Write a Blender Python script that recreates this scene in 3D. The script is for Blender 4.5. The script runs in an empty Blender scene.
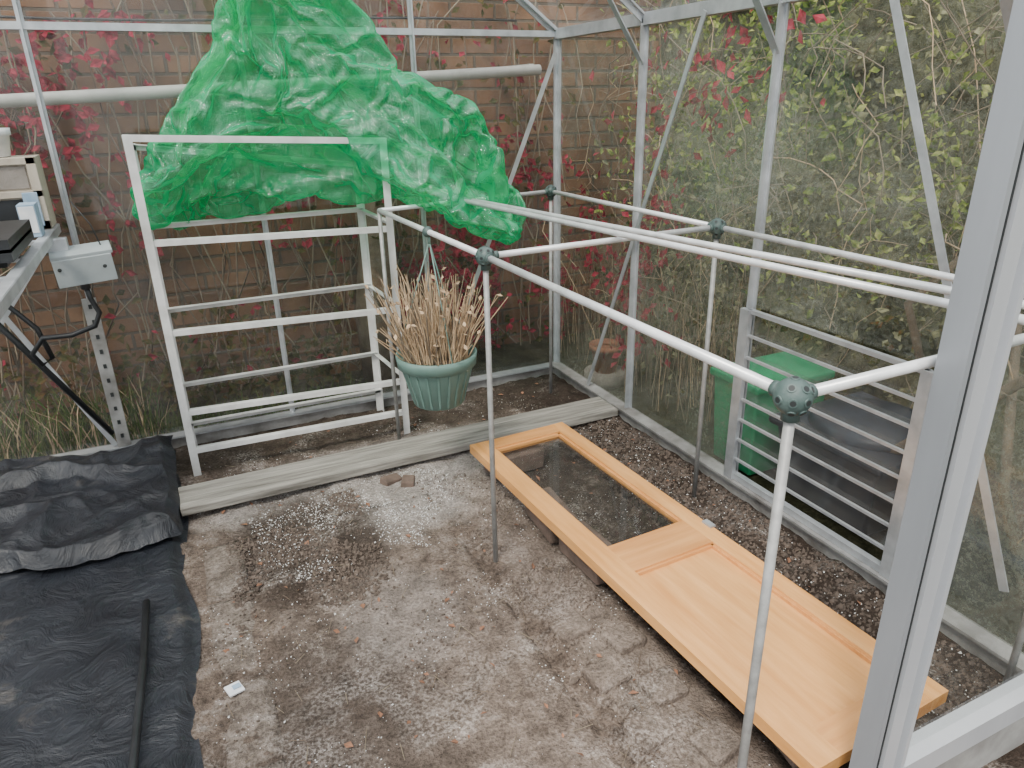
import bpy, bmesh, math, random
from mathutils import Vector, Matrix, Euler, noise
random.seed(7)
S=bpy.context.scene; COL=bpy.context.collection
V=Vector
# ------------------------------------------------------------ materials
def nt(name):
    m=bpy.data.materials.new(name); m.use_nodes=True; t=m.node_tree; t.nodes.clear()
    return m,t
def N(t,ty,**k):
    n=t.nodes.new(ty)
    for a,b in k.items():
        if a in n.inputs: n.inputs[a].default_value=b
        else: setattr(n,a,b)
    return n
def L(t,a,b): t.links.new(a,b)
def ramp(t,src,stops):
    r=t.nodes.new('ShaderNodeValToRGB'); e=r.color_ramp.elements
    while len(e)<len(stops): e.new(.5)
    for i,(p,c) in enumerate(stops):
        e[i].position=p; e[i].color=(c[0],c[1],c[2],1) if hasattr(c,'__len__') else (c,c,c,1)
    L(t,src,r.inputs[0]); return r
def noisen(t,scale,detail=6,rough=.6,vec=None,dist=0):
    n=N(t,'ShaderNodeTexNoise'); n.inputs['Scale'].default_value=scale; n.inputs['Detail'].default_value=detail
    n.inputs['Roughness'].default_value=rough; n.inputs['Distortion'].default_value=dist
    if vec is None:
        tc=N(t,'ShaderNodeTexCoord'); vec=tc.outputs['Object']
    L(t,vec,n.inputs['Vector']); return n
def mixc(t,f,a,b,mode='MIX'):
    m=N(t,'ShaderNodeMix',data_type='RGBA',blend_type=mode)
    if hasattr(f,'links'): L(t,f,m.inputs[0])
    else: m.inputs[0].default_value=f
    for s,i in ((a,6),(b,7)):
        if isinstance(s,(tuple,list)): m.inputs[i].default_value=(s[0],s[1],s[2],1)
        else: L(t,s,m.inputs[i])
    return m.outputs[2]
def simple(name,c1,c2,scale=10,rough=.6,metal=0,bump=.1,bscale=None,stretch=None,detail=6,spec=.5,lo=.3,hi=.7):
    m,t=nt(name); tc=N(t,'ShaderNodeTexCoord'); vec=tc.outputs['Object']
    if stretch:
        mp=N(t,'ShaderNodeMapping'); mp.inputs['Scale'].default_value=stretch; L(t,vec,mp.inputs[0]); vec=mp.outputs[0]
    n=noisen(t,scale,detail,.6,vec); r=ramp(t,n.outputs['Fac'],[(lo,c1),(hi,c2)])
    p=N(t,'ShaderNodeBsdfPrincipled'); p.inputs['Roughness'].default_value=rough; p.inputs['Metallic'].default_value=metal
    p.inputs['Specular IOR Level'].default_value=spec
    L(t,r.outputs[0],p.inputs['Base Color'])
    if bump:
        b=N(t,'ShaderNodeBump'); b.inputs['Strength'].default_value=bump; b.inputs['Distance'].default_value=.01
        n2=noisen(t,bscale or scale*4,6,.6,vec); L(t,n2.outputs['Fac'],b.inputs['Height']); L(t,b.outputs[0],p.inputs['Normal'])
    o=N(t,'ShaderNodeOutputMaterial'); L(t,p.outputs[0],o.inputs[0]); return m
M={}
M['alu']=simple('aluminium_oxidised',(.38,.40,.42),(.60,.62,.64),14,.4,.55,.05)
M['alu_dirty']=simple('aluminium_dirty',(.13,.12,.11),(.38,.38,.37),9,.55,.2,.1)
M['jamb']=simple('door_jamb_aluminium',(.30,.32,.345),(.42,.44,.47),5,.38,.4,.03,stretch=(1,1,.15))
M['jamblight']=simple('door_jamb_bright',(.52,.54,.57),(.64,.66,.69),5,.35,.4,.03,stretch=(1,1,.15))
M['white']=simple('rack_white_metal',(.50,.50,.48),(.76,.76,.75),12,.45,.15,.05)
M['tube']=simple('galvanised_tube',(.56,.57,.57),(.80,.81,.81),20,.35,.25,.03)
M['pole']=simple('pole_grey',(.22,.22,.21),(.38,.38,.37),30,.5,.2,.1)
M['ball']=simple('ball_connector_plastic',(.04,.07,.065),(.09,.13,.12),25,.5,0,.1)
M['balldark']=simple('socket_dark',(.01,.012,.012),(.02,.025,.025),25,.6,0,0)
M['board']=simple('weathered_board',(.11,.10,.085),(.38,.36,.32),8,.85,0,.6,20,stretch=(.5,9,6))
M['pine']=simple('varnished_pine',(.60,.27,.075),(.78,.41,.15),5,.26,0,.06,12,stretch=(8,.7,5),spec=.6)
M['pine_edge']=simple('varnished_pine_rail',(.56,.24,.07),(.72,.36,.125),5,.26,0,.06,12,stretch=(.7,8,5),spec=.6)
M['brick_loose']=simple('loose_brick',(.07,.05,.038),(.18,.125,.10),14,.9,0,.5)
M['kerb']=simple('concrete_kerb',(.16,.14,.12),(.30,.27,.24),8,.9,0,.4)
M['potgreen']=simple('pot_green_plastic',(.10,.18,.155),(.16,.26,.225),8,.5,0,.05)
M['straw']=simple('dry_stems',(.32,.21,.12),(.60,.45,.29),30,.9,0,0)
M['twig']=simple('twigs',(.12,.09,.065),(.30,.245,.17),8,.9,0,0)
M['bark']=simple('bark',(.10,.07,.05),(.22,.16,.11),20,.9,0,.4)
M['blackpl']=simple('black_plastic',(.008,.009,.010),(.022,.024,.027),10,.4,0,.05)
M['binblack']=simple('bin_black',(.012,.016,.025),(.03,.036,.05),6,.45,0,.05)
M['bingreen']=simple('bin_green',(.015,.18,.08),(.025,.28,.12),5,.5,0,.05)
M['greybox']=simple('box_grey',(.27,.31,.32),(.38,.42,.43),9,.5,0,.03)
M['paper']=simple('paper_white',(.6,.63,.66),(.8,.8,.8),30,.7,0,0)
M['paleblue']=simple('label_blue',(.22,.33,.45),(.35,.45,.55),30,.7,0,0)
M['oldwood']=simple('old_wood',(.32,.27,.21),(.58,.53,.45),7,.8,0,.3,stretch=(1,1,.3))
M['terra']=simple('terracotta',(.24,.09,.05),(.32,.14,.08),9,.8,0,.1)
M['pipe']=simple('white_pipe',(.42,.41,.38),(.62,.61,.58),6,.5,0,.1)
M['deadleaf']=simple('dead_leaf',(.12,.06,.035),(.34,.16,.09),30,.8,0,0)
M['perlite']=simple('perlite',(.5,.49,.47),(.75,.74,.72),60,.9,0,0)
M['grit']=simple('grit',(.04,.03,.023),(.16,.12,.095),60,.9,0,0)
def leafmat(name,cols):
    m,t=nt(name); n=noisen(t,5,3); n2=noisen(t,45,1)
    mx=N(t,'ShaderNodeMath',operation='ADD'); L(t,n.outputs['Fac'],mx.inputs[0]); L(t,n2.outputs['Fac'],mx.inputs[1])
    mu=N(t,'ShaderNodeMath',operation='MULTIPLY'); L(t,mx.outputs[0],mu.inputs[0]); mu.inputs[1].default_value=.5
    r=ramp(t,mu.outputs[0],[(.36+.28*i/(len(cols)-1),c) for i,c in enumerate(cols)])
    d=N(t,'ShaderNodeBsdfDiffuse'); tr=N(t,'ShaderNodeBsdfTranslucent'); L(t,r.outputs[0],d.inputs[0]); L(t,r.outputs[0],tr.inputs[0])
    ms=N(t,'ShaderNodeMixShader'); ms.inputs[0].default_value=.35; L(t,d.outputs[0],ms.inputs[1]); L(t,tr.outputs[0],ms.inputs[2])
    o=N(t,'ShaderNodeOutputMaterial'); L(t,ms.outputs[0],o.inputs[0]); return m
M['redleaf']=leafmat('creeper_leaf',[(.10,.012,.02),(.30,.03,.055),(.46,.055,.09)])
M['dullleaf']=leafmat('creeper_leaf_dull',[(.025,.038,.012),(.08,.08,.025),(.14,.07,.03)])
M['greenleaf']=leafmat('hedge_leaf',[(.06,.10,.025),(.20,.26,.06),(.48,.48,.17)])
M['greyleaf']=leafmat('hedge_leaf_dry',[(.055,.06,.03),(.17,.17,.09),(.32,.31,.19)])
M['grass']=leafmat('grass_blade',[(.04,.08,.02),(.09,.15,.035),(.20,.22,.08)])
# glass
def glass(name,dmin,dmax,tint,scale=30,streak=None,lo=.12,hi=.42):
    m,t=nt(name); tc=N(t,'ShaderNodeTexCoord'); vec=tc.outputs['Object']
    if streak:
        mp=N(t,'ShaderNodeMapping'); mp.inputs['Scale'].default_value=streak; L(t,vec,mp.inputs[0]); vec=mp.outputs[0]
    a=noisen(t,scale,4,.7,vec); b=noisen(t,1.6,4,.6)
    mm=N(t,'ShaderNodeMath',operation='MULTIPLY'); L(t,a.outputs['Fac'],mm.inputs[0]); L(t,b.outputs['Fac'],mm.inputs[1])
    mr=N(t,'ShaderNodeMapRange'); mr.inputs[1].default_value=lo; mr.inputs[2].default_value=hi; mr.inputs[3].default_value=dmin; mr.inputs[4].default_value=dmax
    L(t,mm.outputs[0],mr.inputs[0])
    tp=N(t,'ShaderNodeBsdfTransparent'); tp.inputs[0].default_value=(.95,.965,.955,1)
    df=N(t,'ShaderNodeBsdfDiffuse'); df.inputs[0].default_value=(*tint,1)
    tl=N(t,'ShaderNodeBsdfTranslucent'); tl.inputs[0].default_value=(*tint,1)
    dd=N(t,'ShaderNodeMixShader'); dd.inputs[0].default_value=.5; L(t,df.outputs[0],dd.inputs[1]); L(t,tl.outputs[0],dd.inputs[2])
    g=N(t,'ShaderNodeBsdfGlossy'); g.inputs['Roughness'].default_value=.04
    lw=N(t,'ShaderNodeLayerWeight'); lw.inputs[0].default_value=.5
    pw=N(t,'ShaderNodeMath',operation='POWER'); L(t,lw.outputs['Facing'],pw.inputs[0]); pw.inputs[1].default_value=4
    ma=N(t,'ShaderNodeMath',operation='MULTIPLY_ADD'); L(t,pw.outputs[0],ma.inputs[0]); ma.inputs[1].default_value=.45; ma.inputs[2].default_value=.045
    m1=N(t,'ShaderNodeMixShader'); L(t,mr.outputs[0],m1.inputs[0]); L(t,tp.outputs[0],m1.inputs[1]); L(t,dd.outputs[0],m1.inputs[2])
    m2=N(t,'ShaderNodeMixShader'); L(t,ma.outputs[0],m2.inputs[0]); L(t,m1.outputs[0],m2.inputs[1]); L(t,g.outputs[0],m2.inputs[2])
    o=N(t,'ShaderNodeOutputMaterial'); L(t,m2.outputs[0],o.inputs[0]); return m
M['glass_back']=glass('glass_back',.05,.26,(.42,.41,.39),12,(1,1,.5))
M['glass_right']=glass('glass_right',.05,.58,(.38,.40,.33),110,None,.17,.40)
M['glass_clear']=glass('glass_clear',.01,.08,(.5,.52,.5),30)
M['glass_roof']=glass('glass_roof',.05,.15,(.6,.62,.6),20)
# green film
def film():
    m,t=nt('green_polythene'); n=noisen(t,6,5,.6,dist=.6)
    r=ramp(t,n.outputs['Fac'],[(.3,(.0,.38,.16)),(.55,(.010,.68,.32)),(.75,(.07,.92,.55))])
    d=N(t,'ShaderNodeBsdfDiffuse'); tr=N(t,'ShaderNodeBsdfTranslucent'); L(t,r.outputs[0],d.inputs[0]); L(t,r.outputs[0],tr.inputs[0])
    g=N(t,'ShaderNodeBsdfGlossy'); g.inputs['Roughness'].default_value=.14
    tp=N(t,'ShaderNodeBsdfTransparent'); tp.inputs[0].default_value=(.45,.97,.70,1)
    b2=N(t,'ShaderNodeBump'); b2.inputs['Strength'].default_value=.8; b2.inputs['Distance'].default_value=.012
    n3=noisen(t,20,6,.6,dist=2.0)
    ab=N(t,'ShaderNodeMath',operation='SUBTRACT'); L(t,n3.outputs['Fac'],ab.inputs[0]); ab.inputs[1].default_value=.5
    ab2=N(t,'ShaderNodeMath',operation='ABSOLUTE'); L(t,ab.outputs[0],ab2.inputs[0]); L(t,ab2.outputs[0],b2.inputs['Height'])
    for s in (d,tr,g): L(t,b2.outputs[0],s.inputs['Normal'])
    a=N(t,'ShaderNodeMixShader'); a.inputs[0].default_value=.55; L(t,d.outputs[0],a.inputs[1]); L(t,tr.outputs[0],a.inputs[2])
    c=N(t,'ShaderNodeMixShader'); c.inputs[0].default_value=.22; L(t,a.outputs[0],c.inputs[1]); L(t,g.outputs[0],c.inputs[2])
    lw=N(t,'ShaderNodeLayerWeight'); lw.inputs[0].default_value=.5
    mr=N(t,'ShaderNodeMapRange'); mr.inputs[3].default_value=.68; mr.inputs[4].default_value=.08; L(t,lw.outputs['Facing'],mr.inputs[0])
    e=N(t,'ShaderNodeMixShader'); L(t,mr.outputs[0],e.inputs[0]); L(t,c.outputs[0],e.inputs[1]); L(t,tp.outputs[0],e.inputs[2])
    o=N(t,'ShaderNodeOutputMaterial'); L(t,e.outputs[0],o.inputs[0]); return m
M['film']=film()
def brickm():
    m,t=nt('brick_wall'); tc=N(t,'ShaderNodeTexCoord'); mp=N(t,'ShaderNodeMapping'); mp.inputs['Rotation'].default_value=(math.radians(-90),0,0)
    L(t,tc.outputs['Object'],mp.inputs[0])
    b=N(t,'ShaderNodeTexBrick'); b.inputs['Scale'].default_value=1; b.inputs['Brick Width'].default_value=.225; b.inputs['Row Height'].default_value=.075
    b.inputs['Mortar Size'].default_value=.008; b.inputs['Mortar Smooth'].default_value=.4
    b.inputs['Color1'].default_value=(.145,.07,.036,1); b.inputs['Color2'].default_value=(.23,.125,.068,1); b.inputs['Mortar'].default_value=(.10,.078,.055,1)
    L(t,mp.outputs[0],b.inputs['Vector'])
    n=noisen(t,2.4,6,.7); r=ramp(t,n.outputs['Fac'],[(.38,.35),(.65,1.3)])
    c=mixc(t,.9,b.outputs['Color'],r.outputs[0],'MULTIPLY')
    p=N(t,'ShaderNodeBsdfPrincipled'); p.inputs['Roughness'].default_value=.9; L(t,c,p.inputs['Base Color'])
    bp=N(t,'ShaderNodeBump'); bp.inputs['Strength'].default_value=.6; bp.inputs['Distance'].default_value=.01; bp.invert=True; L(t,b.outputs['Fac'],bp.inputs['Height']); L(t,bp.outputs[0],p.inputs['Normal'])
    o=N(t,'ShaderNodeOutputMaterial'); L(t,p.outputs[0],o.inputs[0]); return m
M['brick']=brickm()
def groundm(name,dark,mid,light,lightamt=.5,masks=()):
    m,t=nt(name)
    n1=noisen(t,2.2,8,.65,dist=.3); n2=noisen(t,14,8,.75); n3=noisen(t,130,3,.7); n4=noisen(t,4,8,.72,dist=.5)
    base=ramp(t,n1.outputs['Fac'],[(.38,dark),(.6,mid)])
    c=mixc(t,.6,base.outputs[0],ramp(t,n2.outputs['Fac'],[(.34,dark),(.53,mid),(.72,light)]).outputs[0])
    tc=N(t,'ShaderNodeTexCoord')
    for (p,s,col,amt) in masks:
        sb=N(t,'ShaderNodeVectorMath',operation='SUBTRACT'); L(t,tc.outputs['Object'],sb.inputs[0]); sb.inputs[1].default_value=(p[0],p[1],0)
        ml=N(t,'ShaderNodeVectorMath',operation='MULTIPLY'); L(t,sb.outputs[0],ml.inputs[0]); ml.inputs[1].default_value=(1/s[0],1/s[1],0)
        ln=N(t,'ShaderNodeVectorMath',operation='LENGTH'); L(t,ml.outputs[0],ln.inputs[0])
        ad=N(t,'ShaderNodeMath',operation='MULTIPLY_ADD'); L(t,n4.outputs['Fac'],ad.inputs[0]); ad.inputs[1].default_value=1.5; L(t,ln.outputs['Value'],ad.inputs[2])
        mr=N(t,'ShaderNodeMapRange'); mr.inputs[1].default_value=1.55; mr.inputs[2].default_value=1.95; mr.inputs[3].default_value=amt; mr.inputs[4].default_value=0; L(t,ad.outputs[0],mr.inputs[0])
        c=mixc(t,mr.outputs[0],c,col)
    lm=ramp(t,n4.outputs['Fac'],[(.50,0),(.64,lightamt)])
    sp=ramp(t,n3.outputs['Fac'],[(.43,.05),(.60,1)])
    mm=N(t,'ShaderNodeMath',operation='MULTIPLY'); L(t,lm.outputs[0],mm.inputs[0]); L(t,sp.outputs[0],mm.inputs[1])
    c2=mixc(t,mm.outputs[0],c,light)
    sp2=ramp(t,n3.outputs['Fac'],[(.32,.42),(.6,1.2)])
    c3=mixc(t,.7,c2,sp2.outputs[0],'MULTIPLY')
    sp3=ramp(t,n2.outputs['Fac'],[(.35,.55),(.6,1.15)])
    c3=mixc(t,.7,c3,sp3.outputs[0],'MULTIPLY')
    p=N(t,'ShaderNodeBsdfPrincipled'); p.inputs['Roughness'].default_value=.95; p.inputs['Specular IOR Level'].default_value=.15; L(t,c3,p.inputs['Base Color'])
    b=N(t,'ShaderNodeBump'); b.inputs['Strength'].default_value=.9; b.inputs['Distance'].default_value=.012
    ad=N(t,'ShaderNodeMath',operation='ADD'); L(t,n2.outputs['Fac'],ad.inputs[0]); L(t,n3.outputs['Fac'],ad.inputs[1]); L(t,ad.outputs[0],b.inputs['Height']); L(t,b.outputs[0],p.inputs['Normal'])
    o=N(t,'ShaderNodeOutputMaterial'); L(t,p.outputs[0],o.inputs[0]); return m
DK=(.055,.040,.031)
LT=(.40,.365,.335)
floor_masks=[((-1.0,-.64),(.50,.34),LT,.75),((-1.40,-.62),(.26,.12),LT,.6),((-1.36,-.92),(.22,.30),DK,.9),((-.12,-1.3),(.28,1.8),(.048,.035,.027),.97),((-1.40,-1.75),(.2,.45),(.085,.066,.054),.6),
  ((-.74,-1.25),(.12,.6),(.27,.22,.185),.6),((-.52,-1.5),(.15,.95),(.045,.034,.027),.85),((-.76,-1.85),(.10,.3),(.25,.205,.17),.6),((-1.0,-.14),(.9,.22),(.07,.054,.042),.85),((-1.2,-1.35),(.14,.2),(.33,.29,.26),.4)]  # second entry here paints the shade beneath the raised door into the ground colour
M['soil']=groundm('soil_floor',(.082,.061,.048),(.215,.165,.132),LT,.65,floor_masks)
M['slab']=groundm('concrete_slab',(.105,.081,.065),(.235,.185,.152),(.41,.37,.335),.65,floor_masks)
M['kerbslab']=groundm('kerb_slab',(.125,.10,.083),(.26,.215,.18),(.42,.38,.345),.7)
M['outside']=groundm('outside_ground',(.02,.022,.01),(.06,.055,.03),(.12,.11,.07),.3)
M['bank']=groundm('hedge_bank',(.025,.03,.016),(.11,.11,.065),(.24,.23,.15),.6)
def membrane():
    m,t=nt('weed_membrane'); n=noisen(t,5,8,.7); r=ramp(t,n.outputs['Fac'],[(.35,(.010,.011,.015)),(.6,(.022,.025,.032)),(.78,(.13,.115,.10))])
    p=N(t,'ShaderNodeBsdfPrincipled'); p.inputs['Roughness'].default_value=.36; L(t,r.outputs[0],p.inputs['Base Color'])
    n2=noisen(t,9,8,.62,dist=1.5); b=N(t,'ShaderNodeBump'); b.inputs['Strength'].default_value=.6; b.inputs['Distance'].default_value=.03; L(t,n2.outputs['Fac'],b.inputs['Height']); L(t,b.outputs[0],p.inputs['Normal'])
    o=N(t,'ShaderNodeOutputMaterial'); L(t,p.outputs[0],o.inputs[0]); return m
M['membrane']=membrane()
# ------------------------------------------------------------ builder
class B:
    def __init__(s): s.bm=bmesh.new(); s.m=[]
    def mi(s,k):
        if k not in s.m: s.m.append(k)
        return s.m.index(k)
    def box(s,c,sz,mat,rot=None):
        mt=Matrix.Translation(c)@(rot.to_matrix().to_4x4() if rot is not None else Matrix())@Matrix.Diagonal((sz[0],sz[1],sz[2],1))
        r=bmesh.ops.create_cube(s.bm,size=1,matrix=mt); i=s.mi(mat)
        for f in {f for v in r['verts'] for f in v.link_faces}: f.material_index=i
    def bb(s,a,b,mat): s.box([(a[i]+b[i])/2 for i in range(3)],[abs(b[i]-a[i]) for i in range(3)],mat)
    def beam(s,a,b,w,d,mat,up=(0,0,1)):
        a=V(a);b=V(b);z=(b-a); l=z.length; z.normalize(); x=V(up).cross(z)
        if x.length<1e-3: x=V((1,0,0)).cross(z)
        if x.length<1e-3: x=V((0,1,0))
        x.normalize(); y=z.cross(x)
        mt=Matrix(((x.x,y.x,z.x),(x.y,y.y,z.y),(x.z,y.z,z.z))).to_4x4()
        mt=Matrix.Translation((a+b)/2)@mt@Matrix.Diagonal((w,d,l,1))
        r=bmesh.ops.create_cube(s.bm,size=1,matrix=mt); i=s.mi(mat)
        for f in {f for v in r['verts'] for f in v.link_faces}: f.material_index=i
    def tube(s,pts,r,mat,seg=10,cap=True):
        pts=[V(p) for p in pts]; i=s.mi(mat); rings=[]; n=len(pts)
        rr=r if hasattr(r,'__len__') else [r]*n
        ref=V((0,0,1)) if abs((pts[1]-pts[0]).normalized().z)<.9 else V((1,0,0))
        for k,p in enumerate(pts):
            d=(pts[min(k+1,n-1)]-pts[max(k-1,0)]).normalized()
            x=ref.cross(d)
            if x.length<1e-4: x=V((0,1,0))
            x.normalize(); y=d.cross(x)
            rings.append([s.bm.verts.new(p+(x*math.cos(2*math.pi*j/seg)+y*math.sin(2*math.pi*j/seg))*rr[k]) for j in range(seg)])
        for k in range(n-1):
            for j in range(seg):
                f=s.bm.faces.new((rings[k][j],rings[k][(j+1)%seg],rings[k+1][(j+1)%seg],rings[k+1][j])); f.material_index=i; f.smooth=True
        if cap and seg>2:
            for rg in (rings[0][::-1],rings[-1]):
                f=s.bm.faces.new(rg); f.material_index=i
    def lathe(s,prof,c,mat,seg=32,closed=False):
        i=s.mi(mat); rings=[]
        for (r,z) in prof: rings.append([s.bm.verts.new((c[0]+r*math.cos(2*math.pi*j/seg),c[1]+r*math.sin(2*math.pi*j/seg),c[2]+z)) for j in range(seg)])
        for k in range(len(rings)-1):
            for j in range(seg):
                f=s.bm.faces.new((rings[k][j],rings[k][(j+1)%seg],rings[k+1][(j+1)%seg],rings[k+1][j])); f.material_index=i; f.smooth=True
        f=s.bm.faces.new(rings[0][::-1]); f.material_index=i
        if closed: f=s.bm.faces.new(rings[-1]); f.material_index=i
    def sphere(s,c,r,mat,seg=20):
        rr=bmesh.ops.create_uvsphere(s.bm,u_segments=seg,v_segments=seg//2+2,radius=r,matrix=Matrix.Translation(c)); i=s.mi(mat)
        for f in {f for v in rr['verts'] for f in v.link_faces}: f.material_index=i; f.smooth=True
    def poly(s,vs,mat,smooth=False):
        f=s.bm.faces.new([s.bm.verts.new(v) for v in vs]); f.material_index=s.mi(mat); f.smooth=smooth
    def leaf(s,p,size,mat,nrm=None):
        d=V((random.gauss(0,1),random.gauss(0,1),random.gauss(0,1)-.5)).normalized()
        n=V((random.gauss(0,1),random.gauss(0,1),random.gauss(0,1))).normalized() if nrm is None else (V(nrm)+V((random.gauss(0,.5),random.gauss(0,.5),random.gauss(0,.5)))).normalized()
        x=d.cross(n).normalized(); p=V(p); d=n.cross(x)
        a=s.bm.verts.new(p); b=s.bm.verts.new(p+d*size*.5+x*size*.3+n*size*.1); c=s.bm.verts.new(p+d*size); e=s.bm.verts.new(p+d*size*.5-x*size*.3+n*size*.1)
        i=s.mi(mat)
        for t in ((a,b,c),(a,c,e)): f=s.bm.faces.new(t); f.material_index=i
    def blade(s,p,h,w,mat):
        a=random.uniform(0,6.28); dx,dy=math.cos(a)*w,math.sin(a)*w; lx,ly=random.gauss(0,h*.3),min(.05,max(-.05,random.gauss(0,h*.2))); p=V(p); i=s.mi(mat)
        q=[s.bm.verts.new(v) for v in (p-V((dx,dy,0)),p+V((dx,dy,0)),p+V((lx*.4+dx*.8,ly*.4+dy*.8,h*.6)),p+V((lx*.4-dx*.8,ly*.4-dy*.8,h*.6)),p+V((lx,ly,h)))]
        for f in((q[0],q[1],q[2],q[3]),(q[3],q[2],q[4])): s.bm.faces.new(f).material_index=i
    def done(s,name,parent=None,bevel=0):
        me=bpy.data.meshes.new(name); s.bm.normal_update(); s.bm.to_mesh(me); s.bm.free()
        for k in s.m: me.materials.append(M[k])
        o=bpy.data.objects.new(name,me); COL.objects.link(o)
        if parent: o.parent=parent
        if bevel:
            bv=o.modifiers.new('bevel','BEVEL'); bv.width=bevel; bv.segments=2; bv.limit_method='ANGLE'
        return o
def empty(name):
    e=bpy.data.objects.new(name,None); COL.objects.link(e); e.empty_display_size=.05; return e
def fn(x,y,z=0,s=1): return noise.noise(V((x*s,y*s,z)))
# ------------------------------------------------------------ dimensions
W=2.48; FY=-2.28; E=1.47; SL=.72; RX=-W/2; RZ=E+SL*W/2; P=.62
def roofz(x): return E+SL*(W/2-abs(x-RX))
# ------------------------------------------------------------ green polythene (simulated crumple, baked to a mesh)
def lobemesh(lobes,vox,grow=0,sm=4):
    bm=bmesh.new()
    for (x,y,z,a,c,d) in lobes:
        bmesh.ops.create_icosphere(bm,subdivisions=3,radius=1,matrix=Matrix.Translation((x,y,z))@Matrix.Diagonal((a+grow,c+grow,d+grow,1)))
    me=bpy.data.meshes.new('t'); bm.to_mesh(me); bm.free(); o=bpy.data.objects.new('t',me); COL.objects.link(o)
    r=o.modifiers.new('r','REMESH'); r.mode='VOXEL'; r.voxel_size=vox
    s=o.modifiers.new('s','SMOOTH'); s.iterations=sm; s.factor=.6
    dg=bpy.context.evaluated_depsgraph_get(); me2=bpy.data.meshes.new_from_object(o.evaluated_get(dg)); bpy.data.objects.remove(o)
    o=bpy.data.objects.new('m',me2); COL.objects.link(o); return o
def crumple():
    lobes=[(-1.14,-.18,1.58,.070,.09,.11),(-1.03,-.18,1.46,.09,.10,.10),(-1.16,-.17,1.38,.085,.09,.12),(-1.37,-.14,1.12,.08,.05,.075),(-1.25,-.16,1.22,.08,.07,.09),
     (-1.23,-.14,1.09,.11,.05,.06),(-1.0,-.18,1.31,.13,.10,.12),(-.90,-.17,1.24,.12,.07,.10),(-.79,-.25,1.20,.10,.09,.10),(-.71,-.31,1.13,.08,.10,.12),(-.70,-.33,1.03,.07,.08,.08),(-1.08,-.14,1.19,.12,.06,.07),(-.95,-.15,1.16,.10,.05,.07),(-.80,-.24,1.08,.07,.06,.08)]
    inner=lobemesh(lobes,.03)
    for v in inner.data.vertices:
        p=v.co; v.co=p+v.normal*(.055*noise.noise(p*8))
    inner.modifiers.new('c','COLLISION'); inner.collision.thickness_outer=.003; inner.collision.cloth_friction=80
    outer=lobemesh(lobes,.0108,.042,12)
    ns=[v.normal.copy() for v in outer.data.vertices]
    for v,n in zip(outer.data.vertices,ns):
        p=v.co.copy(); w=V((noise.noise(p*4),noise.noise(p*4+V((5,0,0))),noise.noise(p*4+V((0,5,0)))))
        v.co=p+n*(.036*noise.noise(p*6)+.016*noise.noise(p*15)+.007*noise.noise(p*38)+.006)+w*.025
    c=outer.modifiers.new('cl','CLOTH'); s=c.settings
    s.quality=7; s.mass=.05; s.tension_stiffness=30; s.compression_stiffness=30; s.shear_stiffness=12; s.bending_stiffness=.004; s.air_damping=3
    s.shrink_min=-.80
    s.use_pressure=True; s.uniform_pressure_force=-2.2
    s.effector_weights.gravity=.22
    c.collision_settings.use_collision=True; c.collision_settings.distance_min=.003; c.collision_settings.collision_quality=2; c.collision_settings.friction=60
    c.collision_settings.use_self_collision=True; c.collision_settings.self_distance_min=.003; c.collision_settings.self_friction=5
    c.point_cache.frame_start=1; c.point_cache.frame_end=60
    S.frame_start=1;S.frame_end=60
    for f in range(1,30): S.frame_set(f)
    dg=bpy.context.evaluated_depsgraph_get(); me=bpy.data.meshes.new_from_object(outer.evaluated_get(dg))
    bpy.data.objects.remove(outer); bpy.data.objects.remove(inner)
    S.frame_set(1)
    for v in me.vertices:
        if v.co.y>-.035: v.co.y=-.035+.006*noise.noise(v.co*30)
    for p in me.polygons: p.use_smooth=True
    me.materials.clear(); me.materials.append(M['film'])
    o=bpy.data.objects.new('green_polythene_sheet',me); COL.objects.link(o)
    ss=o.modifiers.new('ss','SUBSURF'); ss.levels=1; ss.render_levels=1
crumple()
# ------------------------------------------------------------ floor
def soilh(x,y):
    h=.010*fn(x,y,1,2.5)+.008*fn(x,y,3,9)+.006*fn(x,y,5,28)
    if x>-.9: h+=.014*max(0,fn(x,y,8,4))+.010*fn(x,y,9,16)+.004*min(1,(x+.9)*5)
    if -1.66<x<-.93 and y<-.72: h=h*.55-.001
    if -.85<x<-.25 and -2.3<y<-.75: h-=.022*max(0,1-abs((x+.6)/.22))
    return h
def gridmesh(name,x0,x1,y0,y1,nx,ny,hf,mat,parent=None):
    vs=[];fs=[]
    for j in range(ny+1):
        for i in range(nx+1):
            x=x0+(x1-x0)*i/nx;y=y0+(y1-y0)*j/ny
            r=hf(x,y); vs.append(r if isinstance(r,tuple) else (x,y,r))
    for j in range(ny):
        for i in range(nx):
            a=j*(nx+1)+i; fs.append((a,a+1,a+nx+2,a+nx+1))
    me=bpy.data.meshes.new(name); me.from_pydata(vs,[],fs); me.materials.append(M[mat])
    for p in me.polygons: p.use_smooth=True
    o=bpy.data.objects.new(name,me); COL.objects.link(o); o.parent=parent; return o
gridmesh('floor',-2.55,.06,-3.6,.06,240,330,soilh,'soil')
gridmesh('ground_outside',-6,5,-7,4,30,30,lambda x,y:-.05+.01*fn(x,y,2,2),'outside')
b=B()
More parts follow.
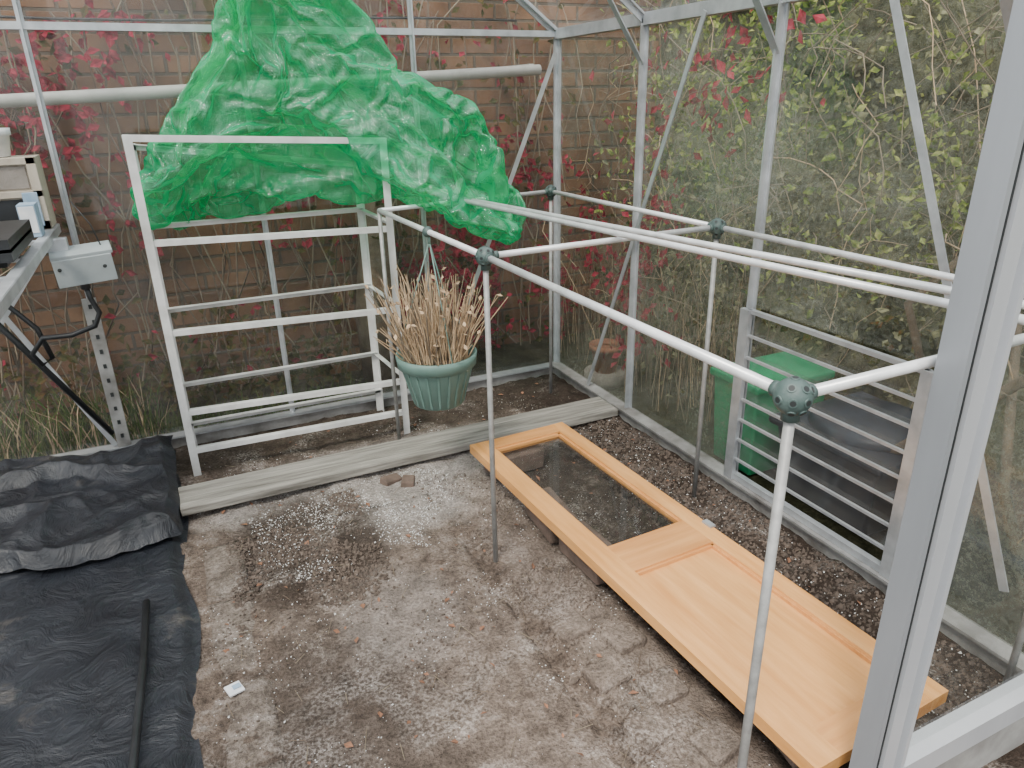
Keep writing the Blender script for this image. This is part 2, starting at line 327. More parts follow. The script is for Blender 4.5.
def slab(x0,x1,y0,y1,z,amp=.003,mat='slab'):
    nx=max(2,int((x1-x0)/.02)); ny=max(2,int((y1-y0)/.02)); g=[]
    tx=random.uniform(-.001,.001)
    for j in range(ny+1):
        row=[]
        for i in range(nx+1):
            x=x0+(x1-x0)*i/nx;y=y0+(y1-y0)*j/ny
            e=min(x-x0,x1-x,y-y0,y1-y); e2=.004 if e<.001 else 0
            jx=.008*fn(x,y,4,12) if e<.001 else 0
            row.append(b.bm.verts.new((x+jx,y+jx,z+tx+amp*fn(x,y,6,8)+.002*fn(x,y,6,30)-e2)))
        g.append(row)
    k=b.mi(mat)
    for j in range(ny):
        for i in range(nx):
            f=b.bm.faces.new((g[j][i],g[j][i+1],g[j+1][i+1],g[j+1][i])); f.material_index=k; f.smooth=True
    ed=[g[0][i] for i in range(nx+1)]+[g[j][nx] for j in range(1,ny+1)]+[g[ny][i] for i in range(nx-1,-1,-1)]+[g[j][0] for j in range(ny-1,0,-1)]
    lo=[b.bm.verts.new((v.co.x,v.co.y,-.04)) for v in ed]
    for i in range(len(ed)):
        f=b.bm.faces.new((ed[i],lo[i],lo[(i+1)%len(ed)],ed[(i+1)%len(ed)])); f.material_index=k
for (y1,y2) in((-.80,-2.0),(-2.004,-3.5)): slab(-1.520,-.93,y2,y1,.002)
ys=[-.80,-1.08,-1.40,-1.66,-2.02,-2.4,-2.8,-3.2]
for i in range(7): slab(-1.645,-1.535,ys[i+1]+.008,ys[i]-.004,.004,.004,'kerbslab')
b.done('paving_slabs')
# ------------------------------------------------------------ brick wall outside
b=B(); b.bb((-4.5,.62,-.1),(.95,.85,2.7),'brick'); b.done('wall_back')
# ------------------------------------------------------------ greenhouse frame
fr=empty('greenhouse_frame')
def bar(b,p0,p1,inward,w=.026,t=.006,web=.02,mat='alu'):
    p0=V(p0);p1=V(p1);n=V(inward).normalized()
    b.beam(p0,p1,w,t,mat,up=n)
    b.beam(p0+n*(web*.5+t*.5),p1+n*(web*.5+t*.5),t*.8,web,mat,up=n)
b=B()
for i in range(5):
    x=-P*i
    if i in(0,4): bar(b,(x,0,0),(x,0,E),(0,-1,0),.034,.008)
    else: bar(b,(x,0,0),(x,0,roofz(x)),(0,-1,0),.020)
b.bb((-W,-.012,E-.012),(0,.01,E+.010),'alu')
b.bb((-W,-.03,.0),(0,.015,.05),'alu_dirty'); b.bb((-W,-.045,.046),(0,.0,.053),'alu')
for sx in (0,-W):
    bar(b,(sx,0,E),(RX,0,RZ),(0,-1,0),.032,.008)
    bar(b,(sx,FY,E),(RX,FY,RZ),(0,1,0),.032,.008)
    b.bb((sx-.018,FY,E-.02),(sx+.018,0,E+.018),'alu')
    b.bb((sx-.03,FY,0),(sx+.015,0,.05),'alu_dirty'); b.bb((sx-.045,FY,.046),(sx+.01,0,.054),'alu_dirty')
b.bb((RX-.02,FY,RZ-.03),(RX+.02,0,RZ+.02),'alu')
for i in range(1,4):
    y=-P*i
    for sx,s in((0,-1),(-W,1)):
        bar(b,(sx,y,0),(sx,y,E),(s,0,0),.024)
        bar(b,(sx,y,E),(RX,y,RZ),(s*SL,0,-1),.024)
        b.beam((sx+s*.012,y,1.33),(sx+s*.20,y,roofz(sx+s*.20)-.02),.026,.004,'alu',up=(s,0,-1))
for sx,s in((0,-1),(-W,1)):
    bar(b,(sx,FY,0),(sx,FY,E),(s,0,0),.045,.01)
    b.beam((sx+s*.03,-.955,E-.01),(sx+s*.03,-.34,.06),.004,.018,'alu',up=(0,1,0))
    b.beam((sx+s*.03,-1.575,E-.01),(sx+s*.03,-2.12,.2),.004,.020,'alu',up=(0,1,0))
b.beam((-.025,-.03,1.40),(-.61,-.03,.06),.018,.004,'alu',up=(0,1,0))
b.beam((-W+.025,-.03,1.40),(-W+.59,-.03,.06),.018,.004,'alu',up=(0,1,0))
b.bb((-3*P-.022,-.040,.055),(-3*P+.022,-.028,.62),'alu_dirty')
for k in range(10): b.bb((-3*P-.005,-.043,.09+k*.055),(-3*P+.005,-.039,.105+k*.055),'balldark')
b.done('frame_bars',fr)
b=B()
JX=-.660; JW=.088
for x0,s in((JX,1),(-1.97,-1)):
    x1=x0+s*JW
    a,c=min(x0,x1),max(x0,x1)
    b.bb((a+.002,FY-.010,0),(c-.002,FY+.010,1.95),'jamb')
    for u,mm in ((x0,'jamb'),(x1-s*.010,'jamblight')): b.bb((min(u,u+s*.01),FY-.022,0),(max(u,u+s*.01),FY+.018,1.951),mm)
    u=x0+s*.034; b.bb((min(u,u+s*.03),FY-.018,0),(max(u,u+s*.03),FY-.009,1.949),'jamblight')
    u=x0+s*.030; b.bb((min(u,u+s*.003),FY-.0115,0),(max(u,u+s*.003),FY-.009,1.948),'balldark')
b.bb((-1.98,FY-.024,1.9),(JX+.01,FY+.019,1.96),'jamb')
b.bb((JX+JW,FY-.024,.10),(0,FY+.019,.15),'jamblight'); b.bb((JX+JW,FY-.018,.0),(0,FY+.01,.099),'alu_dirty')
b.bb((-W,FY-.024,.10),(-1.97-JW,FY+.019,.15),'jamb'); b.bb((-W,FY-.018,.0),(-1.97-JW,FY+.01,.099),'alu_dirty')
b.bb((JX+JW,FY-.015,E-.018),(0,FY+.01,E+.012),'alu'); b.bb((-W,FY-.015,E-.018),(-1.97-JW,FY+.01,E+.012),'alu')
b.done('door_jamb',fr)
b=B(); y0,y1=-1.25,-1.845
b.bb((-.040,y0-.018,.055),(-.024,y0+.018,.63),'alu'); b.bb((-.035,y1-.015,.055),(-.018,y1+.015,.63),'alu')
b.bb((-.03,y1,.618),(-.014,y0,.630),'alu'); b.bb((-.03,y1,.055),(-.01,y0,.075),'alu')
for k in range(7):
    z=.13+k*.070
    b.bb((-.033,y1+.015,z-.004),(-.025,y0-.018,z+.004),'alu')
    b.poly([(-.028,y0-.02,z),(-.028,y1+.02,z),(-.002,y1+.02,z+.075),(-.002,y0-.02,z+.075)],'glass_back')
b.done('louvre_vent',fr)
wn=0
def pane(vs,mat):
    global wn; wn+=1
    q=B(); q.poly(vs,mat); q.done('window_%d'%wn)
for i in range(4):
    a,c=-P*i,-P*(i+1)
    pane([(a-.005,.004,.05),(c+.005,.004,.05),(c+.005,.004,E),(a-.005,.004,E)],'glass_back')
pane([(0,.004,E),(-W,.004,E),(RX,.004,RZ)],'glass_back')
yy=[0,-P,-2*P,-3*P,FY]
for i in range(4):
    z0=.63 if i==2 else .05
    pane([(.004,yy[i],z0),(.004,yy[i+1],z0),(.004,yy[i+1],E),(.004,yy[i],E)],'glass_right')
    pane([(-W-.004,yy[i],.05),(-W-.004,yy[i+1],.05),(-W-.004,yy[i+1],E),(-W-.004,yy[i],E)],'glass_clear')
    pane([(0,yy[i],E+.012),(0,yy[i+1],E+.012),(RX,yy[i+1],RZ+.012),(RX,yy[i],RZ+.012)],'glass_roof')
    pane([(-W,yy[i],E+.012),(-W,yy[i+1],E+.012),(RX,yy[i+1],RZ+.012),(RX,yy[i],RZ+.012)],'glass_roof')
pane([(JX+JW,FY,.15),(0,FY,.15),(0,FY,E),(JX+JW,FY,E)],'glass_clear')
pane([(-W,FY,.15),(-1.97-JW,FY,.15),(-1.97-JW,FY,E),(-W,FY,E)],'glass_clear')
# ------------------------------------------------------------ pipe & cable outside
b=B(); b.tube([(-3.2,.24,1.215),(-2.0,.24,1.258),(-.9,.24,1.303),(.04,.24,1.345)],.022,'pipe',16)
for x in (-2.6,-1.25,.0):
    b.bb((x-.012,.24,1.20+(x+3.2)*.042),(x+.012,.61,1.235+(x+3.2)*.042),'pipe')
b.done('drain_pipe')
b=B(); b.tube([(-3.2,.28,1.505)]+[(-3.2+.35*k,.28,1.51+.01*math.sin(k)+.003*k) for k in range(1,10)],.005,'blackpl',6); b.done('wall_cable')
b=B(); b.tube([(-.72,.48,-.05),(-.74,.46,.3),(-.70,.48,.62),(-.73,.50,.9)],[.11,.10,.085,.06],'bark',12); b.done('tree_trunk')
# ------------------------------------------------------------ creeper
b=B()
def cluster(c,r,n,mat,size,flat=.4):
    for _ in range(n):
        p=(c[0]+random.gauss(0,r),c[1]+random.gauss(0,r*flat),c[2]+random.gauss(0,r))
        if p[1]<.31 or p[1]>.54 or p[2]<-.03: continue
        nn=(random.gauss(0,.4),-1,.4)
        for _k in range(3): b.leaf(p,size*random.uniform(.6,1.2),mat,nn)
for (x,z,r,n) in [(-1.9,1.3,.13,50),(-1.95,1.1,.12,40),(-1.7,1.45,.1,25),(-.35,.45,.12,75),(-.25,.25,.12,75),(-.5,.25,.1,50),(-.15,.6,.1,30),(-.6,1.5,.15,30),(-.2,1.0,.12,25),(-2.1,1.5,.12,25),(-.9,1.55,.12,20),(-1.2,.7,.12,12),(-1.3,1.7,.2,30),(-1.75,.75,.08,14),(.1,.9,.1,25),(.2,.3,.12,25)]:
    cluster((x,.44,z),r,n,'redleaf',.05)
for _ in range(1700):
    x=random.uniform(-3,.3); z=random.uniform(0,2)
    if fn(x,z,5,2.2)<-.12: continue
    b.leaf((x,random.uniform(.38,.54),z),random.uniform(.03,.06),random.choice(['dullleaf','redleaf','dullleaf','dullleaf']),(0,-1,.3))
for _ in range(900):
    b.leaf((random.uniform(-3.2,-.9),random.uniform(.34,.54),abs(random.gauss(0,.18))),random.uniform(.03,.06),'dullleaf',(0,-1,.5))
for _ in range(100):
    x=random.uniform(-3,.2); z=0; y=random.uniform(.4,.56); pts=[]
    for k in range(9):
        pts.append((x,y,z)); x+=random.gauss(0,.06); z+=random.uniform(.1,.3)
    b.tube(pts,.0035,random.choice(['twig','bark']),4,False)
b.done('virginia_creeper')
b=B()
for _ in range(1300):
    x=random.uniform(-3.4,-1.72); y=random.uniform(.12,.30); b.blade((x,y,-.05),random.uniform(.08,.32),.003,random.choice(['grass','grass','grass','straw']))
for _ in range(600):
    x=random.uniform(-1.72,-.9); y=random.uniform(.12,.30); b.blade((x,y,-.05),random.uniform(.05,.13),.003,'grass')
b.done('rough_grass')
# ------------------------------------------------------------ right-hand hedge
hd=empty('garden_hedge')
gridmesh('hedge_bank',0,1,0,1,60,60,lambda u,v:(1.05+.7*v+.2*fn(u*6,v*5,2)+.1*fn(u*30,v*25,4),1.6-u*7.5,-.1+v*2.7),'bank',hd)
b=B()
def inbin(x,y,z): return x<.75 and z<.42 and -2.1<y<-.75
for k in range(16500):
    y=random.uniform(-3.9,.5); z=random.uniform(0,2.3); x=random.uniform(.28+.12*z,1.1+.3*z)
    if inbin(x,y,z): continue
    g=fn(y,z,3,1.6)+.5*fn(y,z,9,5)
    mat='greenleaf' if (z>.5 and g>-.08) else 'greyleaf'
    if g<-.25 and random.random()<.5: continue
    if z<.7 and random.random()<.3: mat='dullleaf'
    b.leaf((x,y,z),random.uniform(.022,.052),mat)
for (y,z,r,n) in [(-.45,.75,.1,45),(-.25,.5,.1,40),(.1,.7,.12,30),(-.7,1.25,.12,24),(-.35,1.2,.15,20),(-.95,1.4,.1,14),(-.35,.3,.12,30)]:
    for _ in range(n):
        for k in range(2): b.leaf((random.uniform(.12,.3),random.gauss(y,r),random.gauss(z,r)),random.uniform(.035,.06),'redleaf',(-1,0,.3))
b.done('hedge_leaves',hd)
b=B()
for _ in range(420):
    y=random.uniform(-4,.5); x=random.uniform(.15,1.0); z=random.uniform(0,1.4); pts=[]
    if inbin(x,y,z): continue
    dy=random.gauss(0,.035); dz=random.uniform(.03,.14)
    for k in range(8):
        pts.append((x,y,z)); x+=random.gauss(0,.03); x=max(x,.06); y+=dy+random.gauss(0,.03); z+=dz; dz-=random.uniform(0,.02); dy*=1.05
    b.tube(pts,random.uniform(.0010,.0024),random.choice(['twig','twig','straw','bark']),4,False)
for _ in range(550):
    y=random.uniform(-2.6,.5); x=random.uniform(.2,.7); h=random.uniform(.2,.65)
    if -2.1<y<-.75: continue
    dx,dy=random.gauss(0,.06),random.gauss(0,.10)
    b.tube([(x,y,-.04),(x+dx*.3,y+dy*.3,h*.6),(x+dx,y+dy,h)],[.002,.0015,.0007],random.choice(['twig','twig','straw','bark']),3,False)
b.done('hedge_twigs',hd)
b=B()
b.tube([(.25,-1.35,-.04),(.28,-1.7,.35),(.22,-1.95,.62),(.3,-2.3,1.0)],[.018,.016,.013,.01],'bark',8)
b.tube([(.28,-1.7,.35),(.2,-1.6,.7),(.25,-1.9,1.1)],[.013,.011,.008],'bark',8)
b.tube([(.15,-2.15,-.04),(.2,-1.95,.3),(.35,-1.8,.7)],[.016,.013,.010],'bark',8)
b.tube([(.12,-2.0,-.04),(.20,-2.25,.35),(.3,-2.45,.8)],[.018,.015,.010],'bark',8)
b.tube([(.2,-2.05,-.04),(.17,-2.07,.8)],[.03,.028],'oldwood',6)
b.done('shrub_stems',hd)
b=B()
def tub(b,c,w,d,h,mat,taper=.85,lip=.02):
    vs=[]
    for zz,s in((0,taper),(h,1)):
        for sx,sy in((-1,-1),(1,-1),(1,1),(-1,1)): vs.append(b.bm.verts.new((c[0]+sx*w/2*s,c[1]+sy*d/2*s,c[2]+zz)))
    k=b.mi(mat)
    for f in((0,1,5,4),(1,2,6,5),(2,3,7,6),(3,0,4,7),(3,2,1,0),(4,5,6,7)): b.bm.faces.new([vs[i] for i in f]).material_index=k
    b.box((c[0],c[1],c[2]+h),(w+lip*2,d+lip*2,.03),mat)
tub(b,(.30,-1.06,-.04),.34,.22,.34,'bingreen',.88,.012); b.done('green_storage_bin',bevel=.008)
b=B(); tub(b,(.36,-1.44,-.04),.40,.40,.26,'binblack'); b.lathe([(.19,0),(.18,.03),(.1,.055),(.0,.06)],(.36,-1.44,.23),'binblack'); b.done('black_compost_bin',bevel=.01)
b=B(); tub(b,(.34,-1.90,-.04),.36,.40,.20,'binblack'); b.done('black_compost_bin.001',bevel=.01)
b=B(); b.lathe([(.05,0),(.07,.11),(.08,.11),(.08,.135),(.07,.135),(.065,.11)],(.20,-.12,.01),'terra'); b.lathe([(.1,0),(.1,.06)],(.20,-.12,-.05),'kerb',closed=True); b.done('terracotta_pot')
# ------------------------------------------------------------ metal rack
b=B()
FL=(-1.64,-.316);FR=(-.845,-.335);BL=(-1.64,-.06);BR=(-.88,-.06)
tz={FL:1.155,FR:1.115,BL:1.12,BR:1.02}
def ang(b,a,c,w,mat,n1,n2):
    a=V(a);c=V(c);n1=V(n1);n2=V(n2)
    b.beam(a+n1*w/2,c+n1*w/2,w,.003,mat,up=n2)
    b.beam(a+n2*w/2,c+n2*w/2,w,.003,mat,up=n1)
for (x,y) in (FL,FR,BL,BR):
    s=1 if x<-1.2 else -1; r=1 if y<-.2 else -1
    ang(b,(x,y,.005),(x,y,tz[(x,y)]),.024,'white',(s,0,0),(0,r,0))
for z in(.845,.548,.26):
    for A,C in((FL,FR),(BL,BR)):
        r=1 if A==FL else -1
        zz=z-.005 if A==FL else z+.012
        dz=-.022 if A==FL else 0
        ang(b,(A[0],A[1]+r*.003,zz),(C[0],C[1]+r*.003,zz+dz),.018,'white',(0,0,-1),(0,r,0))
    for A,C in((FL,BL),(FR,BR)):
        ang(b,(A[0],A[1],z-.01),(C[0],C[1],z+.005),.018,'white',(0,0,-1),(1 if A==FL else -1,0,0))
ang(b,(FL[0],FL[1],.11),(FR[0],FR[1],.105),.018,'white',(0,0,-1),(0,1,0))
ang(b,(FL[0],FL[1],1.155),(FR[0],FR[1],1.115),.018,'white',(0,0,-1),(0,1,0))
ang(b,(FL[0],FL[1],1.155),(BL[0],BL[1],1.12),.018,'white',(0,0,-1),(1,0,0))
ang(b,(FR[0],FR[1],1.115),(BR[0],BR[1],1.02),.018,'white',(0,0,-1),(-1,0,0))
ang(b,(BL[0],BL[1],1.12),(BR[0],BR[1],1.02),.018,'white',(0,0,-1),(0,-1,0))
ang(b,(BL[0],BL[1],.11),(BR[0],BR[1],.105),.018,'white',(0,0,-1),(0,-1,0))
b.done('metal_shelf_rack')
# ------------------------------------------------------------ tubular cage
b=B(); Z=.883
A=(-.885,-1.26,Z);Bn=(-.155,-1.23,Z);C=(-.16,-.24,Z);D=(-.90,-.37,Z);Ef=(-.885,-2.235,Z);F=(-.155,-2.23,Z)
for p in(A,Bn,C,Ef,F):
    b.sphere(p,.0245,'ball')
    for d in(V((0,-1,0)),V((-1,0,0)),V((0,0,1)),V((-.7,-.7,.0)).normalized(),V((-.6,-.4,.7)).normalized(),V((-.5,-.5,-.7)).normalized(),V((.5,-.7,.5)).normalized(),V((0,-.75,.66)),V((0,-.75,-.66))):
        c=V(p)+d*.0215; b.tube([c,c+d*.0040],.0058,'ball',10); b.tube([c+d*.004,c+d*.0044],.0040,'balldark',8)
    b.tube([V(p),V(p)+V((0,0,-.032))],.012,'ball',12)
for p,q in((A,Bn),(Bn,C),(C,D),(A,D),(A,Ef),(Bn,F),(Ef,F)):
    v=(V(q)-V(p)).normalized(); b.tube([V(p)+v*.018,V(q)-v*(.018 if q!=D else 0)],.0080,'tube',12)
    b.tube([V(p)+v*.02,V(p)+v*.032],.0108,'ball',12)
    if q!=D: b.tube([V(q)-v*.032,V(q)-v*.02],.0108,'ball',12)
for p in(A,Bn,C,D,Ef,F): b.tube([(p[0],p[1],-.02),(p[0],p[1],Z-(.02 if p!=D else 0))],.0072,'pole',10)
b.sphere((-.893,-.86,Z),.016,'ball',12)
b.done('tubular_cage_frame')
b=B(); b.tube([(-.60,-.33,Z+.018),(-.28,-2.26,Z+.018)],.0080,'tube',12); b.tube([(-.625,-.33,Z+.018),(-.375,-2.26,Z+.018)],.0080,'tube',12); b.done('loose_tubes')
# ------------------------------------------------------------ hanging pot
b=B(); pc=(-.890,-.86,.350)
b.lathe([(.070,0),(.078,.004),(.108,.120),(.110,.125),(.115,.128),(.121,.130),(.123,.150),(.125,.166),(.117,.166),(.113,.15),(.106,.145),(.0,.145)],pc,'potgreen',40)
for k in range(20):
    a=k*math.pi/10; b.beam((pc[0]+.079*math.cos(a),pc[1]+.079*math.sin(a),pc[2]+.01),(pc[0]+.109*math.cos(a),pc[1]+.109*math.sin(a),pc[2]+.122),.006,.004,'potgreen')
for k in range(3):
    a=k*2.09+.6; b.tube([(pc[0]+.120*math.cos(a),pc[1]+.120*math.sin(a),pc[2]+.16),(pc[0],pc[1],Z-.03)],.0022,'potgreen',5)
b.tube([(pc[0],pc[1],Z-.035),(pc[0],pc[1],Z-.01)],.004,'potgreen',6)
b.done('hanging_pot')
b=B()
for k in range(380):
    a=random.uniform(0,6.28); r=.10*math.sqrt(random.random()); x,y=pc[0]+r*math.cos(a),pc[1]+r*math.sin(a)
    h=random.uniform(.08,.27); sp=random.uniform(.0,.9)
    dx,dy=(r*math.cos(a))*sp+random.gauss(0,.03),(r*math.sin(a))*sp+random.gauss(0,.03)
    z=pc[2]+.14
    b.tube([(x,y,z),(x+dx*.4+random.gauss(0,.006),y+dy*.4,z+h*.5),(x+dx,y+dy,z+h)],[.0024,.002,.001],random.choice(['straw','straw','twig']),4,False)
    if random.random()<.3: b.leaf((x+dx,y+dy,z+h),.02,'straw')
b.lathe([(.104,0),(.09,.008),(0,.012)],(pc[0],pc[1],pc[2]+.144),'grit',24)
b.done('dried_plant')
# ------------------------------------------------------------ grey board
b=B()
b.box((-.865,-.538,.036),(1.65,.150,.030),'board',Euler((math.radians(1),math.radians(.3),math.radians(.8))))
b.done('wooden_plank',bevel=.004)
b=B()
for (x,y,r) in((-1.02,-.665,.3),(-.97,-.70,1.2)):
    b.box((x,y,-.004),(.07,.045,.04),'brick_loose',Euler((.1,.1,r)))
b.done('brick_fragments',bevel=.006)
# ------------------------------------------------------------ wooden door
dl=B(); W2=.375; Ld=1.47; T=.03
dl.bb((-W2/2,-Ld,0),(-W2/2+.066,0,T),'pine'); dl.bb((W2/2-.05,-Ld,0),(W2/2,0,T),'pine')
xa,xb=-W2/2+.066,W2/2-.05
dl.bb((xa,-.062,.0005),(xb,-.0005,T-.0005),'pine_edge'); dl.bb((xa,-.85,.0005),(xb,-.73,T-.0005),'pine_edge')
dl.bb((xa,-Ld+.06,.004),(xb,-.85,.014),'pine')
dl.bb((xa,-Ld,.0005),(xb,-Ld+.07,T-.0005),'pine_edge')
for x0,x1,y0,y1 in((xa,xa+.008,-.73,-.062),(xb-.008,xb,-.73,-.062),(xa,xb,-.73,-.722),(xa,xb,-.07,-.062),(xa,xa+.006,-Ld+.07,-.85),(xb-.006,xb,-Ld+.07,-.85),(xa,xb,-.856,-.85)):
    dl.bb((x0,y0,.013),(x1,y1,T-.007),'pine_edge')
dl.poly([(xa,-.73,.011),(xb,-.73,.011),(xb,-.062,.011),(xa,-.062,.011)],'glass_clear')
dl.bb((W2/2-.012,-.80,T),(W2/2+.006,-.765,T+.006),'alu')
do=dl.done('wooden_door'); do.location=(-.568,-.748,.09); do.rotation_euler=(0,0,math.radians(2.6))
b=B()
for i,(x,y,r,z) in enumerate([(-.60,-.785,.1,.040),(-.655,-1.16,1.5,.038),(-.645,-1.38,1.62,.036),(-.44,-1.50,.2,.042),(-.44,-1.9,0,.042),(-.58,-2.05,1.4,.038)]):
    b.box((x,y,z+.0),(.20,.09,.075),'brick_loose',Euler((random.gauss(0,.02),random.gauss(0,.02),r)))
b.done('support_bricks',bevel=.006)
b=B()
for i in range(8):
    x=-.83+random.gauss(0,.012)+(i%2)*.095; y=-1.60-.085*i
    b.box((x,y,-.010+random.uniform(0,.008)),(.09,.078,.045),'slab',Euler((random.gauss(0,.06),random.gauss(0,.06),random.gauss(.1,.12))))
b.done('brick_pavers',bevel=.008)
# ------------------------------------------------------------ membrane
def mh(x,y):
    e=-1.69+.012*math.sin(y*9)+.01*fn(x,y,3,6)
    h=.018+.010*fn(x,y,11,4)+.010*abs(fn(x*1.2,y*.7,13,7))
    d=(e-x)
    if d<.03: h*=max(0,d/.03)
    return h+.004
def mg(u,v):
    x=-2.42+u*(.735); y=-3.3+v*3.24
    x+=.012*math.sin(y*9)*u+.02*fn(x,y,3,4)*u
    return (x,y,mh(x,y))
gridmesh('weed_membrane',0,1,0,1,110,330,mg,'membrane')
def mg2(u,v):
    x=-2.36+u*.67+.03*fn(u,v,5,5)*u; y=-.76+v*.66+.03*math.sin(u*7)+.02*fn(u,v,9,5)
    r1=1-abs(fn(x*.7+.15*fn(x,y,3,4),y*1.6,21,2.6))*3.2; r2=1-abs(fn(x*1.3,y*.8+.1*fn(x,y,7,5),23,6))*3
    h=.054+.032*max(0,r1)+.012*max(0,r2)+.045*v+.005*fn(x,y,31,18)
    ed=min(u,1-u,v,1-v); h=h-(.022+.03*max(0,r1))*max(0,1-ed/.05)
    return (x,y,h)
gridmesh('folded_black_sheet',0,1,0,1,160,160,mg2,'membrane')
b=B(); b.tube([(-1.785,-1.06,.045),(-1.792,-1.3,.04),(-1.808,-1.62,.045),(-1.82,-1.9,.045)],.009,'blackpl',10); b.done('black_hose_pipe')
# ------------------------------------------------------------ left bench & things
b=B()
for x in(-1.885,-2.38):
    ang(b,(x,-.08,.885),(x,-2.2,.885),.026,'alu',(0,0,-1),(-1 if x>-2 else 1,0,0))
for k in range(9): b.bb((-2.38,-.10-k*.26,.870),(-1.885,-.13-k*.26,.880),'alu')
for y in(-.1,-1.15,-2.18):
    ang(b,(-2.40,y,.03),(-2.40,y,.87),.026,'alu',(1,0,0),(0,1,0))
    b.beam((-2.38,y,.25),(-1.9,y,.865),.02,.004,'alu',up=(0,1,0))
b.done('staging_bench')
eb=Euler((math.radians(8),math.radians(-3),math.radians(6)))
b=B(); b.box((-1.820,-.30,.780),(.160,.09,.085),'greybox',eb); b.box((-1.820,-.30,.828),(.167,.097,.012),'greybox',eb)
for sx in(-.06,.06): b.tube([(-1.82+sx,-.352,.785),(-1.82+sx,-.358,.785)],.006,'balldark',8)
b.tube([(-1.83,-.30,.74),(-1.83,-.30,.71)],.014,'blackpl',10)
b.bb((-1.93,-.30,.83),(-1.85,-.27,.87),'alu')
b.done('electrical_junction_box',bevel=.006)
b=B(); b.tube([(-1.83,-.30,.72),(-1.825,-.30,.68),(-1.81,-.30,.63),(-1.83,-.30,.59),(-1.90,-.30,.57),(-1.98,-.29,.57),(-2.02,-.28,.52),(-2.0,-.28,.48),(-1.97,-.28,.5),(-1.99,-.28,.60),(-2.06,-.28,.70),(-2.15,-.28,.72)],.008,'blackpl',8)
b.tube([(-1.76,-.29,.82),(-1.78,-.27,.90),(-1.82,-.25,.97)],.002,'blackpl',5)
b.done('power_cable')
b=B(); b.tube([(-2.16,-.24,.74),(-1.885,-.08,.13)],.010,'blackpl',8); b.done('black_cane')
b=B()
cx=-1.965; cy=-.20
b.bb((cx-.10,cy,.888),(cx+.075,cy+.12,1.10),'oldwood')
for (xa_,xb_,za,zb) in((-.10,-.075,.888,1.10),(.05,.075,.888,1.10),(-.10,.075,.888,.915),(-.10,.075,.985,1.005),(-.10,.075,1.08,1.10)): b.bb((cx+xa_,cy-.012,za),(cx+xb_,cy,zb),'oldwood')
b.bb((cx-.07,cy-.004,.92),(cx+.045,cy-.001,.98),'blackpl'); b.bb((cx-.07,cy-.004,1.01),(cx+.045,cy-.001,1.075),'kerb')
b.bb((cx+.02,cy-.018,.90),(cx+.06,cy-.012,1.0),'paleblue')
b.done('wooden_crate',bevel=.003)
b=B(); b.bb((-1.945,-.36,.888),(-1.90,-.29,.98),'paleblue'); b.bb((-1.942,-.362,.90),(-1.903,-.360,.975),'paper'); b.done('seed_packet_box',bevel=.002)
b=B()
for k in range(2): tub(b,(-2.03,-.66,.888+k*.022),.24,.34,.03,'blackpl',.9,.008)
b.done('seed_trays')
b=B(); b.lathe([(.03,0),(.04,.06),(.045,.06),(.045,.08),(.038,.08)],(cx-.02,cy+.05,1.102),'paper',20); b.done('plant_cup')
# ------------------------------------------------------------ debris
dbg=empty('ground_debris')
OV=[V(v) for v in((1,0,0),(-1,0,0),(0,1,0),(0,-1,0),(0,0,1),(0,0,-1))]; OF=((0,2,4),(2,1,4),(1,3,4),(3,0,4),(2,0,5),(1,2,5),(3,1,5),(0,3,5))
def bit(b,p,r,mat):
    m=Euler((random.random()*6,random.random()*6,0)).to_matrix(); sc=(1,random.uniform(.6,1),random.uniform(.5,.9)); p=V(p); i=b.mi(mat)
    q=[b.bm.verts.new(p+m@V((v.x*sc[0],v.y*sc[1],v.z*sc[2]))*r*random.uniform(.8,1.2)) for v in OV]
    for f in OF: b.bm.faces.new([q[j] for j in f]).material_index=i
def gz(x,y):
    return max(soilh(x,y),.003 if (-1.64<x<-.93 and y<-.8) else -1)
def scatter(b,n,xr,yr,mat,rmin,rmax,thr=-1,sc=3):
    k=0
    while k<n:
        x=random.uniform(*xr);y=random.uniform(*yr)
        if fn(x,y,41,sc)<thr and random.random()<.92: continue
        k+=1; bit(b,(x,y,gz(x,y)),random.uniform(rmin,rmax)*(1 if random.random()<.9 else 1.6),mat)
b=B(); scatter(b,5500,(-1.66,-.05),(-2.6,-.02),'grit',.002,.005,.05,4); scatter(b,5200,(-.38,-.04),(-2.2,-.55),'grit',.003,.009); scatter(b,2800,(-1.58,-1.16),(-1.25,-.66),'grit',.002,.007,.0,5); scatter(b,900,(-.92,-.70),(-2.2,-.7),'slab',.004,.012,.0,6)
b.done('gravel_grit',dbg)
b=B(); scatter(b,3000,(-1.66,-.05),(-2.2,-.2),'perlite',.001,.0026,.12,4); scatter(b,700,(-.34,-.05),(-2.2,-.6),'perlite',.0015,.0036); scatter(b,2200,(-1.5,-.8),(-1.1,-.62),'perlite',.001,.003,.05,6); scatter(b,400,(-1.68,-1.1),(-.60,-.47),'perlite',.001,.002)
b.done('perlite_granules',dbg)
b=B()
for _ in range(190):
    x=random.uniform(-1.65,-.1);y=random.uniform(-2.3,-.1); b.leaf((x,y,gz(x,y)+.006),random.uniform(.010,.026),'deadleaf',(0,0,1.5))
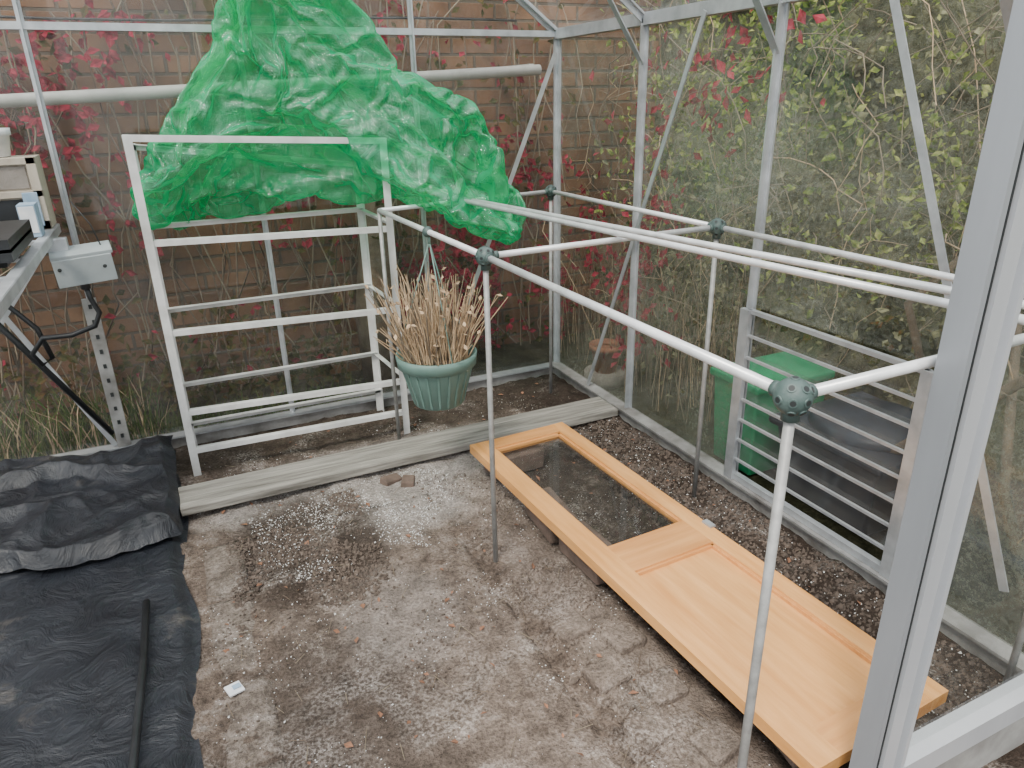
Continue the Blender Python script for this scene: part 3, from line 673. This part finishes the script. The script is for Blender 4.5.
for _ in range(180):
    x=random.uniform(-1.65,-.7);y=random.uniform(-2.3,-.3); a=random.uniform(0,3.14); l=random.uniform(.02,.06); z=gz(x,y)+.004
    b.tube([(x,y,z),(x+l*math.cos(a),y+l*math.sin(a),z+.003)],.0008,random.choice(['twig','bark']),4,False)
b.done('dead_leaves',dbg)
b=B(); b.box((-1.610,-1.443,.017),(.035,.03,.004),'paper',Euler((.2,.15,.4))); b.box((-1.605,-1.44,.0205),(.018,.012,.001),'paleblue',Euler((.2,.15,.4))); b.done('paper_scrap')
# ------------------------------------------------------------ light
w=bpy.data.worlds.new('World'); S.world=w; w.use_nodes=True; t=w.node_tree; t.nodes.clear()
tc=N(t,'ShaderNodeTexCoord'); sx=N(t,'ShaderNodeSeparateXYZ'); L(t,tc.outputs['Generated'],sx.inputs[0])
r=ramp(t,sx.outputs['Z'],[(.0,(.50,.51,.51)),(.35,(.88,.91,.95)),(1,(.94,.96,1.0))])
bg=N(t,'ShaderNodeBackground'); L(t,r.outputs[0],bg.inputs[0]); bg.inputs[1].default_value=2.7
o=N(t,'ShaderNodeOutputWorld'); L(t,bg.outputs[0],o.inputs[0])
sd=bpy.data.lights.new('sun','SUN'); sd.energy=4.2; sd.angle=math.radians(12); sd.color=(1,.94,.84)
so=bpy.data.objects.new('sun',sd); COL.objects.link(so); so.rotation_euler=V((-.75,-.75,1.5)).to_track_quat('Z','Y').to_euler()
# ------------------------------------------------------------ camera
yaw,pit,rol=math.radians(24.834),math.radians(21.971),math.radians(1.257)
H=V((math.sin(yaw),math.cos(yaw),0));R=V((math.cos(yaw),-math.sin(yaw),0));Zv=V((0,0,1))
Fw=math.cos(pit)*H-math.sin(pit)*Zv; Up=math.sin(pit)*H+math.cos(pit)*Zv
Rc=R*math.cos(rol)-Up*math.sin(rol); Uc=R*math.sin(rol)+Up*math.cos(rol)
cd=bpy.data.cameras.new('camera'); cd.sensor_width=36; cd.lens=713.6/1024*36; cd.clip_start=.02
co=bpy.data.objects.new('camera',cd); COL.objects.link(co)
mt=Matrix(((Rc.x,Uc.x,-Fw.x),(Rc.y,Uc.y,-Fw.y),(Rc.z,Uc.z,-Fw.z))).to_4x4(); mt.translation=V((-1.5496,-2.8328,1.2394)); co.matrix_world=mt
S.camera=co
